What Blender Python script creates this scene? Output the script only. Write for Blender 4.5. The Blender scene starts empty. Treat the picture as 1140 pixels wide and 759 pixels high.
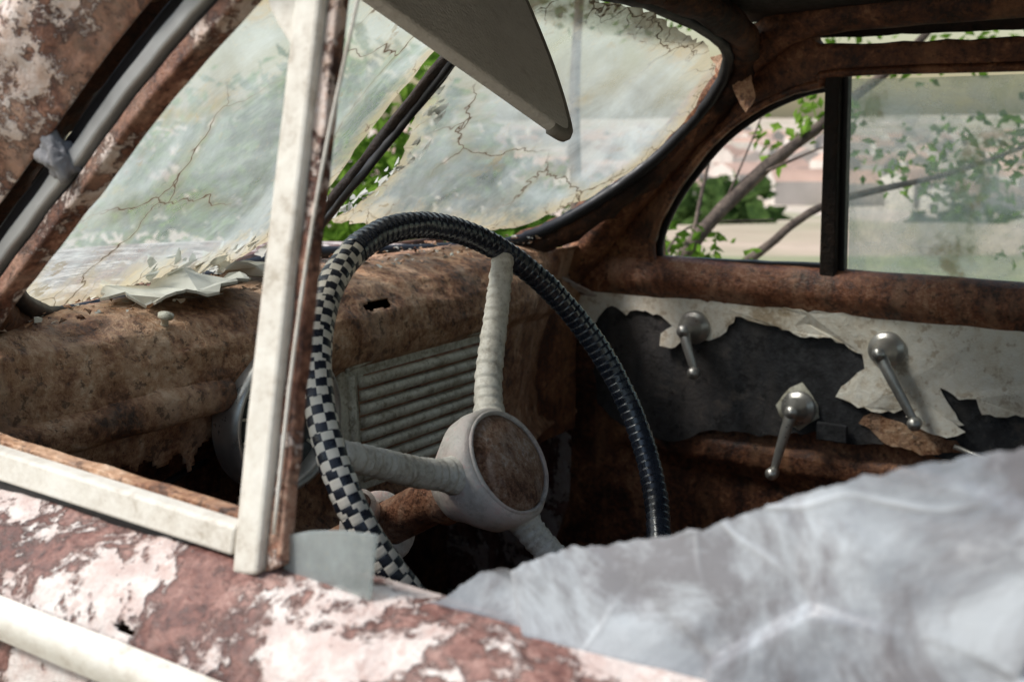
import bpy, bmesh, math, random
from mathutils import Vector, Matrix, noise
random.seed(7)
S=bpy.context.scene
S.view_settings.view_transform='Standard'
try: S.view_settings.look='None'
except Exception: pass
S.view_settings.exposure=0
COL=S.collection

# ------------------------------------------------------------ helpers
def empty(name,loc=(0,0,0)):
    o=bpy.data.objects.new(name,None); COL.objects.link(o); o.location=loc; o.empty_display_size=.1; return o
def mk(name,verts,faces,mats,parent=None,smooth=False,mi=None,bevel=0,bseg=2):
    me=bpy.data.meshes.new(name); me.from_pydata([tuple(v) for v in verts],[],faces); me.validate()
    if not isinstance(mats,(list,tuple)): mats=[mats]
    for m in mats: me.materials.append(m)
    bm=bmesh.new(); bm.from_mesh(me)
    bmesh.ops.recalc_face_normals(bm,faces=bm.faces); bm.to_mesh(me); bm.free()
    if mi is not None and len(mi)==len(me.polygons):
        me.polygons.foreach_set('material_index',mi)
    if smooth: me.polygons.foreach_set('use_smooth',[True]*len(me.polygons))
    o=bpy.data.objects.new(name,me); COL.objects.link(o)
    if parent: o.parent=parent
    if bevel:
        b=o.modifiers.new('bevel','BEVEL'); b.width=bevel; b.segments=bseg; b.limit_method='ANGLE'; b.angle_limit=math.radians(40)
    return o
def rough(pts,seg=.02,amp=.004,closed=True,keep=None):
    out=[];n=len(pts)
    for i in range(n if closed else n-1):
        a=Vector(pts[i]);b=Vector(pts[(i+1)%n]);L=(b-a).length;k=max(1,int(L/seg))
        for j in range(k):
            q=a.lerp(b,j/k)
            if j>0: q=q+Vector([random.uniform(-amp,amp) for _ in q])
            out.append(tuple(q))
    if not closed: out.append(tuple(pts[-1]))
    return out
def panel(name,pts,f,thick,mat,parent,bevel=0):
    t=Vector(thick);n=len(pts)
    A=[Vector(f(*p)) for p in pts]; B=[v+t for v in A]
    faces=[list(range(n)),list(range(2*n-1,n-1,-1))]
    for i in range(n): j=(i+1)%n; faces.append([i,j,n+j,n+i])
    return mk(name,A+B,faces,mat,parent,bevel=bevel)
def catmull(P,k=8):
    P=[Vector(p) for p in P]; out=[]
    Q=[P[0]*2-P[1]]+P+[P[-1]*2-P[-2]]
    for i in range(1,len(Q)-2):
        for j in range(k):
            t=j/k;a,b,c,d=Q[i-1],Q[i],Q[i+1],Q[i+2]
            out.append(.5*((2*b)+(c-a)*t+(2*a-5*b+4*c-d)*t*t+(3*b-a-3*c+d)*t*t*t))
    out.append(P[-1]); return out
def tube(name,path,r,mat,parent,seg=12,smooth=True,flat=1.0,up=(0,0,1),wob=0):
    P=[Vector(p) for p in path]; n=len(P); V=[];F=[]
    for i,p in enumerate(P):
        d=(P[min(i+1,n-1)]-P[max(i-1,0)]).normalized()
        u=Vector(up); s=d.cross(u)
        if s.length<1e-3: s=d.cross(Vector((1,0,0)))
        s.normalize(); u2=s.cross(d)
        rr=r(i/(n-1)) if callable(r) else r
        for j in range(seg):
            a=2*math.pi*j/seg
            w=1+wob*noise.noise(Vector((i*.7,j*.9,r(0) if callable(r) else r*100)))
            V.append(p+s*math.cos(a)*rr*w+u2*math.sin(a)*rr*flat*w)
    for i in range(n-1):
        for j in range(seg):
            k=(j+1)%seg; F.append([i*seg+j,i*seg+k,(i+1)*seg+k,(i+1)*seg+j])
    F.append(list(range(seg))[::-1]); F.append([(n-1)*seg+j for j in range(seg)])
    return mk(name,V,F,mat,parent,smooth)
def lathe(name,org,ax,prof,mat,parent,seg=40,smooth=True,wob=0):
    ax=Vector(ax).normalized(); t=Vector((0,0,1)) if abs(ax.z)<.8 else Vector((1,0,0))
    a=ax.cross(t).normalized(); b=ax.cross(a); V=[];F=[]; n=len(prof)
    for (s,r) in prof:
        for j in range(seg):
            th=2*math.pi*j/seg; w=1+wob*noise.noise(Vector((math.cos(th)*2,math.sin(th)*2,s*60)))
            V.append(Vector(org)+ax*s+(a*math.cos(th)+b*math.sin(th))*max(r,1e-4)*w)
    for i in range(n-1):
        for j in range(seg):
            k=(j+1)%seg; F.append([i*seg+j,i*seg+k,(i+1)*seg+k,(i+1)*seg+j])
    return mk(name,V,F,mat,parent,smooth)
def box(name,c,s,mat,parent,bevel=.003,rot=None):
    V=[];
    for x in(-1,1):
        for y in(-1,1):
            for z in(-1,1):
                v=Vector((x*s[0]/2,y*s[1]/2,z*s[2]/2))
                if rot: v=rot@v
                V.append(v+Vector(c))
    F=[[0,1,3,2],[4,6,7,5],[0,4,5,1],[2,3,7,6],[0,2,6,4],[1,5,7,3]]
    return mk(name,V,F,mat,parent,bevel=bevel)
def grid(name,fn,nu,nv,mat,parent,smooth=True,solid=0):
    V=[fn(i/nu,j/nv) for i in range(nu+1) for j in range(nv+1)]
    F=[[i*(nv+1)+j,(i+1)*(nv+1)+j,(i+1)*(nv+1)+j+1,i*(nv+1)+j+1] for i in range(nu) for j in range(nv)]
    o=mk(name,V,F,mat,parent,smooth)
    if solid:
        m=o.modifiers.new('solid','SOLIDIFY'); m.thickness=solid; m.offset=0
    return o

# ------------------------------------------------------------ materials
class NT:
    def __init__(s,name):
        s.m=bpy.data.materials.new(name); s.m.use_nodes=True; s.t=s.m.node_tree; s.t.nodes.clear()
        s.out=s.n('ShaderNodeOutputMaterial'); s.co=s.n('ShaderNodeTexCoord').outputs['Object']
    def n(s,ty,**k):
        x=s.t.nodes.new(ty)
        for a,b in k.items(): setattr(x,a,b)
        return x
    def l(s,a,b): s.t.links.new(a,b)
    def noise(s,sc,det=4,ro=.6,dist=0,co=None,off=0,stretch=None):
        c=co or s.co
        if off or stretch:
            mp=s.n('ShaderNodeMapping'); mp.inputs['Location'].default_value=(off,off*1.7,off*.3)
            if stretch: mp.inputs['Scale'].default_value=stretch
            s.l(c,mp.inputs[0]); c=mp.outputs[0]
        x=s.n('ShaderNodeTexNoise'); s.l(c,x.inputs['Vector']); x.inputs['Scale'].default_value=sc
        x.inputs['Detail'].default_value=det; x.inputs['Roughness'].default_value=ro; x.inputs['Distortion'].default_value=dist
        return x.outputs['Fac']
    def ramp(s,f,stops,interp='LINEAR'):
        x=s.n('ShaderNodeValToRGB'); e=x.color_ramp; e.interpolation=interp
        while len(e.elements)<len(stops): e.elements.new(.5)
        for el,(p,c) in zip(e.elements,stops):
            el.position=p; el.color=(c,c,c,1) if not isinstance(c,tuple) else (*c,1)
        s.l(f,x.inputs[0]); return x.outputs[0]
    def mix(s,f,a,b,bt='MIX'):
        x=s.n('ShaderNodeMix',data_type='RGBA',blend_type=bt)
        for i,v in ((0,f),(6,a),(7,b)):
            if isinstance(v,(int,float)): x.inputs[i].default_value=v
            elif isinstance(v,tuple): x.inputs[i].default_value=(*v,1)
            else: s.l(v,x.inputs[i])
        return x.outputs[2]
    def math(s,op,a,b=0,clamp=False):
        x=s.n('ShaderNodeMath',operation=op); x.use_clamp=clamp
        for i,v in ((0,a),(1,b)):
            if isinstance(v,(int,float)): x.inputs[i].default_value=v
            else: s.l(v,x.inputs[i])
        return x.outputs[0]
    def bump(s,h,st=.4,d=.002,nrm=None):
        x=s.n('ShaderNodeBump'); x.inputs['Strength'].default_value=st; x.inputs['Distance'].default_value=d
        s.l(h,x.inputs['Height'])
        if nrm is not None: s.l(nrm,x.inputs['Normal'])
        return x.outputs[0]
    def pbr(s,col,rough=.7,metal=0,nrm=None,spec=.4):
        x=s.n('ShaderNodeBsdfPrincipled')
        for k,v in (('Base Color',col),('Roughness',rough),('Metallic',metal),('Specular IOR Level',spec)):
            if isinstance(v,(int,float)): x.inputs[k].default_value=v
            elif isinstance(v,tuple): x.inputs[k].default_value=(*v,1)
            else: s.l(v,x.inputs[k])
        if nrm is not None: s.l(nrm,x.inputs['Normal'])
        return x.outputs[0]
    def done(s,sh): s.l(sh,s.out.inputs[0]); return s.m

def rust_mat(name,c0,c1,c2,c3,sc=9,rough=.75,bump=.7,paint=None,pthr=.55,psc=6,pcol2=None,spec=.35,edge=(.05,.025,.02),soft=.022,bd=.004,spots=.7):
    t=NT(name)
    a=t.noise(sc,6,.7,.6); b=t.noise(sc*10,4,.75,off=3)
    m=t.math('ADD',t.math('MULTIPLY',a,.6),t.math('MULTIPLY',b,.4))
    col=t.ramp(m,[(.38,c0),(.46,c1),(.54,c2),(.63,c3)])
    st=t.noise(sc*1.4,3,.7,off=5,stretch=(1,1,.22))
    col=t.mix(t.math('MULTIPLY',t.ramp(st,[(.5,0.),(.68,1.)]),.5),col,c3)
    sp=t.ramp(t.noise(sc*5,4,.75,off=8),[(.56,0.),(.62,1.)])
    col=t.mix(t.math('MULTIPLY',sp,spots),col,c0)
    h=t.math('ADD',m,t.math('MULTIPLY',b,.7))
    rr=t.ramp(b,[(.3,rough-.15),(.7,min(1,rough+.15))])
    if paint:
        p=t.math('ADD',t.math('MULTIPLY',t.noise(psc,7,.66,.9,off=11),.75),t.math('MULTIPLY',t.noise(psc*9,3,.7,off=2),.25))
        mask=t.ramp(p,[(pthr,0.),(pthr+soft,1.)])
        ed=t.ramp(p,[(pthr-.03,0.),(pthr-.002,1.),(pthr+.02,0.)])
        pc=t.mix(t.ramp(t.noise(psc*5,4,.7,off=21),[(.35,0.),(.65,1.)]),paint,pcol2 or tuple(v*.8 for v in paint))
        pc=t.mix(t.math('MULTIPLY',sp,.5),pc,c3)
        col=t.mix(t.math('MULTIPLY',ed,.6),col,edge)
        col=t.mix(mask,col,pc)
        h=t.math('ADD',t.math('MULTIPLY',h,.5),t.math('MULTIPLY',mask,.6))
    return t.done(t.pbr(col,rr,0,t.bump(h,bump,bd),spec))

M_rust_in=rust_mat('rust_interior',(.018,.009,.006),(.085,.032,.017),(.21,.082,.038),(.44,.22,.11),sc=12,rough=.55,spec=.5)
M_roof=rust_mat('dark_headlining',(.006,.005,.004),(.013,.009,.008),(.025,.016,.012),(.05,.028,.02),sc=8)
M_rust_dark=rust_mat('rust_dark',(.008,.005,.004),(.030,.014,.009),(.075,.032,.018),(.18,.078,.038),sc=8)
M_dash=rust_mat('rust_dash',(.045,.019,.010),(.23,.10,.048),(.44,.25,.14),(.62,.44,.31),sc=12,rough=.5,bump=.9,spec=.5)
M_belt=rust_mat('rust_belt_rail',(.03,.013,.008),(.15,.052,.026),(.30,.115,.055),(.52,.30,.19),sc=15,rough=.4,spec=.6)
M_out=rust_mat('rust_peeled_paint_body',(.04,.016,.014),(.12,.050,.041),(.22,.11,.09),(.38,.25,.215),sc=14,paint=(.60,.56,.53),pcol2=(.44,.34,.31),pthr=.490,psc=10,rough=.55,soft=.035,bump=.9)
M_pil=rust_mat('rust_pillar',(.025,.011,.009),(.12,.050,.032),(.25,.12,.078),(.46,.30,.22),sc=16,paint=(.56,.49,.45),pcol2=(.42,.30,.24),pthr=.508,psc=13,rough=.5,soft=.03,bump=.9)
M_cream=rust_mat('cream_trim',(.40,.36,.30),(.56,.53,.47),(.62,.60,.54),(.66,.64,.59),sc=9,rough=.42,bump=.15,spots=.2)
M_panelcream=rust_mat('peeling_door_lining',(.46,.36,.25),(.72,.64,.52),(.82,.77,.67),(.85,.82,.75),sc=8,rough=.75,bump=.5)
M_board=rust_mat('door_fibreboard',(.012,.012,.013),(.026,.026,.029),(.045,.046,.050),(.11,.095,.085),sc=6,rough=.75,bump=.6)
M_cap=rust_mat('rusty_horn_cap',(.09,.035,.02),(.29,.145,.085),(.46,.29,.20),(.66,.56,.50),sc=26,rough=.6,bump=1.,spots=.5)
M_col=rust_mat('rusty_column',(.07,.03,.018),(.24,.10,.055),(.38,.18,.10),(.54,.36,.25),sc=24,rough=.5)
M_grille=rust_mat('grille_metal',(.26,.22,.15),(.48,.45,.36),(.62,.60,.50),(.72,.70,.60),sc=16,rough=.45,bump=.2)
M_spoke=rust_mat('wrapped_spoke_plastic',(.42,.36,.29),(.66,.61,.52),(.78,.73,.64),(.84,.80,.72),sc=20,rough=.42,bump=.3,spec=.5,spots=.4)
M_hub=rust_mat('hub_plastic',(.38,.31,.27),(.58,.52,.46),(.68,.62,.56),(.72,.52,.47),sc=12,rough=.4,bump=.3,spec=.5,spots=.4)
def simple(name,col,rough=.5,metal=0,bs=60,bst=.2,var=.35,spec=.4):
    t=NT(name); n=t.noise(bs,4,.65); n2=t.noise(bs*.2,4,.6,off=4)
    c=t.mix(t.ramp(n2,[(.35,0.),(.65,1.)]),tuple(v*(1-var) for v in col),col)
    return t.done(t.pbr(c,t.ramp(n,[(.3,max(.05,rough-.12)),(.7,min(1,rough+.12))]),metal,t.bump(n,bst,.001),spec))
M_black=simple('black_rubber',(.018,.019,.023),.5)
M_coil=simple('black_vinyl_wrap',(.020,.026,.040),.25,bs=90,bst=.2,spec=.85)
M_ckdark=simple('check_black',(.022,.025,.034),.33,bs=90)
M_cklight=simple('check_cream',(.80,.74,.62),.42,bs=90,var=.4)
M_metal=simple('dull_chrome',(.66,.64,.60),.36,metal=.7,bs=50,var=.5)
M_strip=simple('weathered_alloy',(.42,.42,.41),.45,metal=.3,bs=40,var=.5,bst=.4)
M_seat=simple('worn_seat_vinyl',(.16,.11,.08),.7)
def visor_mat():
    t=NT('visor_fabric')
    v=t.n('ShaderNodeTexVoronoi'); v.inputs['Scale'].default_value=330; t.l(t.co,v.inputs['Vector'])
    n=t.noise(9,5,.65); n2=t.noise(60,3,.7,off=3)
    c=t.mix(t.ramp(n,[(.35,0.),(.65,1.)]),(.66,.64,.60),(.80,.78,.74))
    c=t.mix(t.math('MULTIPLY',t.ramp(n2,[(.55,0.),(.75,1.)]),.3),c,(.38,.33,.27))
    return t.done(t.pbr(c,.85,0,t.bump(v.outputs['Distance'],.6,.0014)))
M_visor=visor_mat()

def glass_mat(name,dust=(.35,.75),dcol=(.72,.76,.74),dcol2=(.5,.40,.22),sc=5,yel=.62,cracks=0,csc=5,green=0,lo=.35,hi=.65,transl=.55,tint=(.93,.97,.95),dark=.8):
    t=NT(name)
    w=t.noise(sc,6,.62,.8); w2=t.noise(sc*7,4,.7,off=6)
    f=t.ramp(w,[(lo,dust[0]),(hi,dust[1])])
    f=t.math('ADD',f,t.math('MULTIPLY',t.math('SUBTRACT',w2,.5),.35),True)
    yl=t.ramp(t.noise(sc*.8,5,.7,off=13),[(yel,0.),(yel+.08,1.)])
    spk=t.ramp(t.noise(sc*20,3,.7,off=19),[(.60,0.),(.67,1.)])
    yl=t.math('ADD',t.math('MULTIPLY',yl,.75),t.math('MULTIPLY',spk,.25),True)
    col=t.mix(t.ramp(t.noise(sc*.9,6,.62,1.2,off=9),[(.38,0.),(.62,1.)]),tuple(v*dark for v in dcol),dcol)
    col=t.mix(yl,col,dcol2)
    f=t.math('ADD',f,t.math('MULTIPLY',yl,.4),True)
    h=w2
    if green:
        g=t.ramp(t.noise(sc*1.6,5,.72,off=27),[(.5,0.),(.62,1.)])
        col=t.mix(t.math('MULTIPLY',g,green),col,(.30,.42,.22))
    if cracks:
        nz=t.n('ShaderNodeTexNoise'); nz.inputs['Scale'].default_value=7; nz.inputs['Detail'].default_value=4; nz.inputs['Roughness'].default_value=.7
        t.l(t.co,nz.inputs['Vector']); sc_=t.n('ShaderNodeVectorMath',operation='SCALE'); sc_.inputs['Scale'].default_value=.10
        mp=t.n('ShaderNodeVectorMath',operation='ADD')
        t.l(nz.outputs['Color'],sc_.inputs[0]); t.l(t.co,mp.inputs[0]); t.l(sc_.outputs[0],mp.inputs[1])
        vo=t.n('ShaderNodeTexVoronoi',feature='DISTANCE_TO_EDGE'); vo.inputs['Scale'].default_value=csc; t.l(mp.outputs[0],vo.inputs['Vector'])
        vf=t.n('ShaderNodeTexVoronoi',feature='DISTANCE_TO_EDGE'); vf.inputs['Scale'].default_value=csc*4.5; t.l(mp.outputs[0],vf.inputs['Vector'])
        at=t.n('ShaderNodeAttribute'); at.attribute_name='rim'; rimf=at.outputs['Fac']
        ln=t.ramp(vo.outputs['Distance'],[(0.,1.),(.011,.0)])
        lf=t.ramp(vf.outputs['Distance'],[(0.,1.),(.03,.0)])
        halo=t.ramp(vo.outputs['Distance'],[(0.,1.),(.09,.0)])
        gate=t.ramp(t.noise(3.2,3,.5,off=33),[(.44,0.1),(.56,1.)])
        rm=t.math('ADD',rimf,t.math('MULTIPLY',t.math('SUBTRACT',w2,.5),1.1),True)
        rm=t.ramp(rm,[(.42,0.),(.9,1.)])
        lg=t.math('ADD',t.math('MULTIPLY',ln,gate),t.math('MULTIPLY',lf,t.math('MULTIPLY',rm,.9)),True); hg=t.math('MULTIPLY',halo,gate)
        col=t.mix(t.math('MULTIPLY',rm,.7),col,(.56,.45,.25))
        f=t.math('ADD',f,t.math('MULTIPLY',rm,.3),True)
        # pale, opaque flakes and brown grime scattered over the sheet
        fk=t.ramp(t.noise(26,5,.75,off=51),[(.57,0.),(.62,1.)])
        fg=t.ramp(t.noise(4.,4,.6,off=57),[(.48,0.),(.6,1.)])
        fk=t.math('MULTIPLY',fk,fg)
        col=t.mix(t.math('MULTIPLY',fk,.75),col,(.30,.25,.16))
        col=t.mix(t.math('MULTIPLY',hg,.45),col,(.52,.45,.28))
        col=t.mix(t.math('MULTIPLY',lg,cracks),col,(.09,.06,.035))
        f=t.math('ADD',f,t.math('MULTIPLY',lg,.6*cracks),True)
        f=t.math('ADD',f,t.math('MULTIPLY',fk,.3),True)
        h=t.math('ADD',w2,ln)
    df=t.n('ShaderNodeBsdfDiffuse'); t.l(col,df.inputs[0])
    tl=t.n('ShaderNodeBsdfTranslucent'); t.l(col,tl.inputs[0])
    m1=t.n('ShaderNodeMixShader'); m1.inputs[0].default_value=transl; t.l(df.outputs[0],m1.inputs[1]); t.l(tl.outputs[0],m1.inputs[2])
    tr=t.n('ShaderNodeBsdfTransparent'); tr.inputs[0].default_value=(*tint,1)
    m2=t.n('ShaderNodeMixShader'); t.l(f,m2.inputs[0]); t.l(tr.outputs[0],m2.inputs[1]); t.l(m1.outputs[0],m2.inputs[2])
    gl=t.n('ShaderNodeBsdfGlossy'); gl.inputs['Roughness'].default_value=.12; t.l(t.bump(h,.25,.001),gl.inputs['Normal'])
    m3=t.n('ShaderNodeMixShader'); m3.inputs[0].default_value=.05; t.l(m2.outputs[0],m3.inputs[1]); t.l(gl.outputs[0],m3.inputs[2])
    return t.done(m3.outputs[0])
M_ws=glass_mat('delaminated_windshield_glass',dust=(.34,.86),cracks=1.,csc=4.6,yel=.60,sc=5,transl=.55,dcol=(.66,.73,.72),dark=.72)
M_side=glass_mat('dusty_side_glass',dust=(.08,.50),sc=8,yel=.60,green=.5,dcol=(.86,.88,.84),transl=.8)
M_shard=glass_mat('broken_glass_shard',dust=(.35,.7),sc=14,yel=.75,dcol=(.55,.60,.61))
def sheet_mat():
    t=NT('hazy_broken_window_sheet')
    w=t.noise(6,6,.65,.8); w2=t.noise(45,4,.7,off=5); w3=t.noise(12,6,.72,.5,off=15)
    c=t.ramp(w,[(.34,(.17,.185,.21)),(.46,(.33,.36,.40)),(.62,(.50,.54,.58))])
    c=t.mix(t.math('MULTIPLY',t.ramp(w3,[(.46,0.),(.60,1.)]),.75),c,(.16,.145,.155))
    c=t.mix(t.math('MULTIPLY',t.ramp(w2,[(.56,0.),(.70,1.)]),.4),c,(.60,.63,.67))
    nz=t.n('ShaderNodeTexNoise'); nz.inputs['Scale'].default_value=9; t.l(t.co,nz.inputs['Vector'])
    sc_=t.n('ShaderNodeVectorMath',operation='SCALE'); sc_.inputs['Scale'].default_value=.05; t.l(nz.outputs['Color'],sc_.inputs[0])
    ad=t.n('ShaderNodeVectorMath',operation='ADD'); t.l(t.co,ad.inputs[0]); t.l(sc_.outputs[0],ad.inputs[1])
    vo=t.n('ShaderNodeTexVoronoi',feature='DISTANCE_TO_EDGE'); vo.inputs['Scale'].default_value=8; t.l(ad.outputs[0],vo.inputs['Vector'])
    ln=t.math('MULTIPLY',t.ramp(vo.outputs['Distance'],[(0.,1.),(.02,0.)]),t.ramp(t.noise(7,3,.6,off=40),[(.45,0.),(.6,1.)]))
    c=t.mix(t.math('MULTIPLY',ln,.6),c,(.70,.74,.78))
    b=t.bump(t.math('ADD',t.math('ADD',w3,w2),ln),.35,.002)
    p=t.pbr(c,t.ramp(w3,[(.35,.2),(.6,.5)]),0,b,.55)
    tl=t.n('ShaderNodeBsdfTranslucent'); t.l(c,tl.inputs[0])
    m=t.n('ShaderNodeMixShader'); m.inputs[0].default_value=.15; t.l(p,m.inputs[1]); t.l(tl.outputs[0],m.inputs[2])
    tr=t.n('ShaderNodeBsdfTransparent'); tr.inputs[0].default_value=(.9,.95,.97,1)
    m2=t.n('ShaderNodeMixShader'); t.l(t.ramp(w,[(.32,.40),(.62,.08)]),m2.inputs[0]); t.l(m.outputs[0],m2.inputs[1]); t.l(tr.outputs[0],m2.inputs[2])
    return t.done(m2.outputs[0])
M_sheet=sheet_mat()

# ------------------------------------------------------------ planes of the car (z=0 is the belt line)
CY=.675
def W1(y,z): return Vector((-.47-.2477*(y-.02)+1.0747*z,y,z))
def W2(y,z): return Vector((-.47+.2477*(y-1.33)+1.0747*z,y,z))
def WW(y,z): return W1(y,z) if y<CY else W2(y,z)
def FN(x,z,o=0): return Vector((x,(.2*z if z>0 else 0)+o,z))
def FF(x,z,o=0): return Vector((x,1.35-.2*z+o,z))
def FD(x,z,o=0): return Vector((x,1.33+o,z))
def sm(t): t=max(0,min(1,t)); return t*t*(3-2*t)

car=empty('rusty_abandoned_car')
# ---- far side upper body
open_path=[(-.318,.004),(-.316,.05),(-.285,.112),(-.241,.169),(-.185,.226),(-.12,.269),(-.06,.294),(-.014,.304),(.0,.318),(.257,.321),(.5,.318),(.60,.29),(.655,.22),(.67,.11),(.67,.004)]
outer=[(1.35,.004),(1.35,.36),(.9,.40),(.42,.41),(.40,.362)]+[(.40-.03*i,.362+random.uniform(-.003,.003)) for i in range(1,14)]+[(-.03,.362),(-.045,.405),(-.13,.395),(-.19,.335),(-.30,.215),(-.42,.095),(-.50,.004)]
panel('far_window_surround',open_path+outer,lambda x,z:FF(x,z,-.028),(0,.055,0),M_rust_in,car,bevel=.008)
tube('far_window_lip',catmull([FF(x,z,-.03) for x,z in open_path],5),.0065,M_rust_in,car,8,wob=.3)
tube('far_vent_gasket',catmull([FF(x+.007,z-.004,-.012) for x,z in open_path[:9]],5),.006,M_black,car,8)
panel('far_vent_divider',[(-.024,.0),(.002,.0),(.012,.32),(-.010,.32)],lambda x,z:FF(x,z,-.035),(0,.04,0),M_roof,car,bevel=.003)
panel('far_vent_divider_rubber',[(.003,.0),(.012,.0),(.021,.32),(.013,.32)],lambda x,z:FF(x,z,-.022),(0,.02,0),M_black,car,bevel=.002)
panel('far_vent_bottom_rail',rough([(-.318,.002),(-.02,.012),(-.02,.026),(-.30,.018)],.03,.001),lambda x,z:FF(x,z,-.02),(0,.02,0),M_black,car,bevel=.002)
gp=rough([(.012,.012),(.66,.012),(.645,.23),(.59,.285),(.5,.31),(.257,.313),(.018,.311)],.05,.001)
panel('far_window_glass',gp,lambda x,z:FF(x,z,.0),(0,.004,0),M_side,car)
prof=[(0,.012),(-.02,.014),(-.036,.006),(-.043,-.010),(-.043,-.030),(-.036,-.046),(-.028,-.058),(-.02,-.066),(.0,-.07)]
def beltf(u,v):
    k=v*(len(prof)-1);i=min(int(k),len(prof)-2);f=k-i
    y=prof[i][0]*(1-f)+prof[i+1][0]*f; z=prof[i][1]*(1-f)+prof[i+1][1]*f
    x=-.52+u*1.9; z+= .004*noise.noise(Vector((x*6,0,1)))
    return Vector((x,1.35+y+.002*noise.noise(Vector((x*20,v*6,0))),z+.006))
grid('far_belt_rail',beltf,120,20,M_belt,car)
def doorf(u,v):
    x=-.55+u*1.9; z=-.05-v*.85
    d=.012*noise.noise(Vector((x*3,0,z*3)))
    d+=.016*(sm((-.285-z)/.012)-sm((-.33-z)/.012))*sm((x+.42)/.04)*(1-sm((x-.25)/.04))
    d-=.014*(sm((-.35-z)/.015)-sm((-.5-z)/.015))*sm((x+.36)/.03)*(1-sm((x+.05)/.03))
    return Vector((x,1.352-d,z))
grid('far_door_inner_steel',doorf,110,90,M_rust_in,car)
board=rough([(-.445,-.06),(.9,-.06),(.9,-.28),(.5,-.25),(.3,-.245),(.17,-.262),(.13,-.24),(.05,-.262),(-.02,-.25),(-.1,-.268),(-.2,-.275),(-.28,-.31),(-.36,-.30),(-.43,-.26)],.018,.006)
panel('door_fibreboard',board,lambda x,z:FD(x,z,-.002),(0,.004,0),M_board,car)
def lining(name,pts):
    p=rough(pts,.010,.0032); return panel(name,p,lambda x,z:FD(x,z,-.008-.016*max(0,noise.noise(Vector((x*9,z*9,2))))),(0,.002,0),M_panelcream,car)
lining('torn_door_lining',[(-.47,-.05),(.9,-.05),(.9,-.2),(.5,-.195),(.3,-.176),(.235,-.182),(.225,-.16),(.20,-.165),(.17,-.15),(.19,-.18),(.21,-.203),(.17,-.212),(.12,-.19),(.105,-.2),(.05,-.198),(.012,-.186),(.02,-.168),(.055,-.135),(.05,-.112),(.0,-.09),(-.04,-.094),(-.09,-.082),(-.13,-.078),(-.165,-.072),(-.18,-.10),(-.21,-.118),(-.25,-.115),(-.27,-.135),(-.30,-.136),(-.30,-.115),(-.28,-.10),(-.30,-.085),(-.35,-.078),(-.37,-.09),(-.40,-.075),(-.42,-.09),(-.44,-.118),(-.47,-.125)])
panel('door_lining_lower_scrap',rough([(.07,-.205),(.20,-.23),(.22,-.245),(.15,-.262),(.09,-.25),(.05,-.225)],.012,.004),lambda x,z:FD(x,z,-.006),(0,.002,0),M_dash,car)
panel('door_lining_curl',rough([(.15,-.175),(.185,-.195),(.215,-.21),(.19,-.222),(.15,-.214),(.125,-.20)],.01,.002),lambda x,z:FD(x,z,-.012-.5*max(0,-.19-z)),(0,.0015,0),M_panelcream,car)
box('door_panel_strip',(.01,1.318,-.245),(.05,.006,.03),M_board,car,.002)
tube('door_inner_rod',[(.20,1.31,-.235),(.33,1.315,-.275)],.004,M_metal,car,8)

# ---- windshield frame
def edge_far():
    return [(.70,.068),(.88,.058),(1.06,.052),(1.14,.07),(1.20,.115),(1.245,.19),(1.24,.27),(1.20,.328),(1.12,.365),(.93,.398),(.80,.405),(.69,.405)]
ef=[W2(y,z) for y,z in edge_far()]
en=[W1(2*CY-y,z) for y,z in edge_far()]
for nm,e in(('far',ef),('near',en)):
    P=catmull(e,7)
    tube(nm+'_windshield_gasket',[p+Vector((.006,0,.0)) for p in P],.010,M_black,car,8,wob=.25)
    tube(nm+'_windshield_frame',[p+(p-WW(CY+(.3 if nm=='far' else -.3),.23)).normalized()*.028+Vector((.006,0,0)) for p in P],.024,M_rust_dark,car,12,wob=.3)
tube('far_a_pillar',catmull([(-.56,1.30,-.06),(-.475,1.305,-.005),(-.38,1.292,.095),(-.275,1.28,.2),(-.18,1.262,.30),(-.10,1.235,.365),(.0,1.22,.40),(.3,1.215,.41)],8),lambda t:.040-.010*t,M_rust_in,car,14,wob=.15,flat=.9)
tube('near_a_pillar_inner',catmull([(-.56,.05,-.06),(-.475,.06,-.005),(-.38,.07,.095),(-.275,.08,.2),(-.18,.095,.30),(-.10,.12,.365),(.0,.13,.40),(.3,.135,.41)],8),lambda t:.028-.006*t,M_rust_in,car,14,wob=.15,flat=.9)
panel('pillar_paint_curl',rough([(-.20,.345),(-.16,.35),(-.135,.325),(-.125,.285),(-.14,.262),(-.155,.285),(-.165,.315),(-.185,.325)],.01,.003),lambda x,z:Vector((x+.02,1.225-.02*z+.03*(x+.2),z)),(0,.002,0),M_dash,car)
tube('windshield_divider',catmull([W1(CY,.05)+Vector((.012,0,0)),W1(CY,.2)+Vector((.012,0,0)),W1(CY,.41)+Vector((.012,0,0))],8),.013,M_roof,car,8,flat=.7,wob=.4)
tube('divider_rubber_strip',catmull([W1(CY-.012,.06)+Vector((.028,0,0)),W1(CY-.02,.16)+Vector((.034,0,0)),W1(CY-.006,.26)+Vector((.026,0,0)),W1(CY-.012,.37)+Vector((.026,0,0))],8),.005,M_black,car,8,wob=.6)
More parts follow.
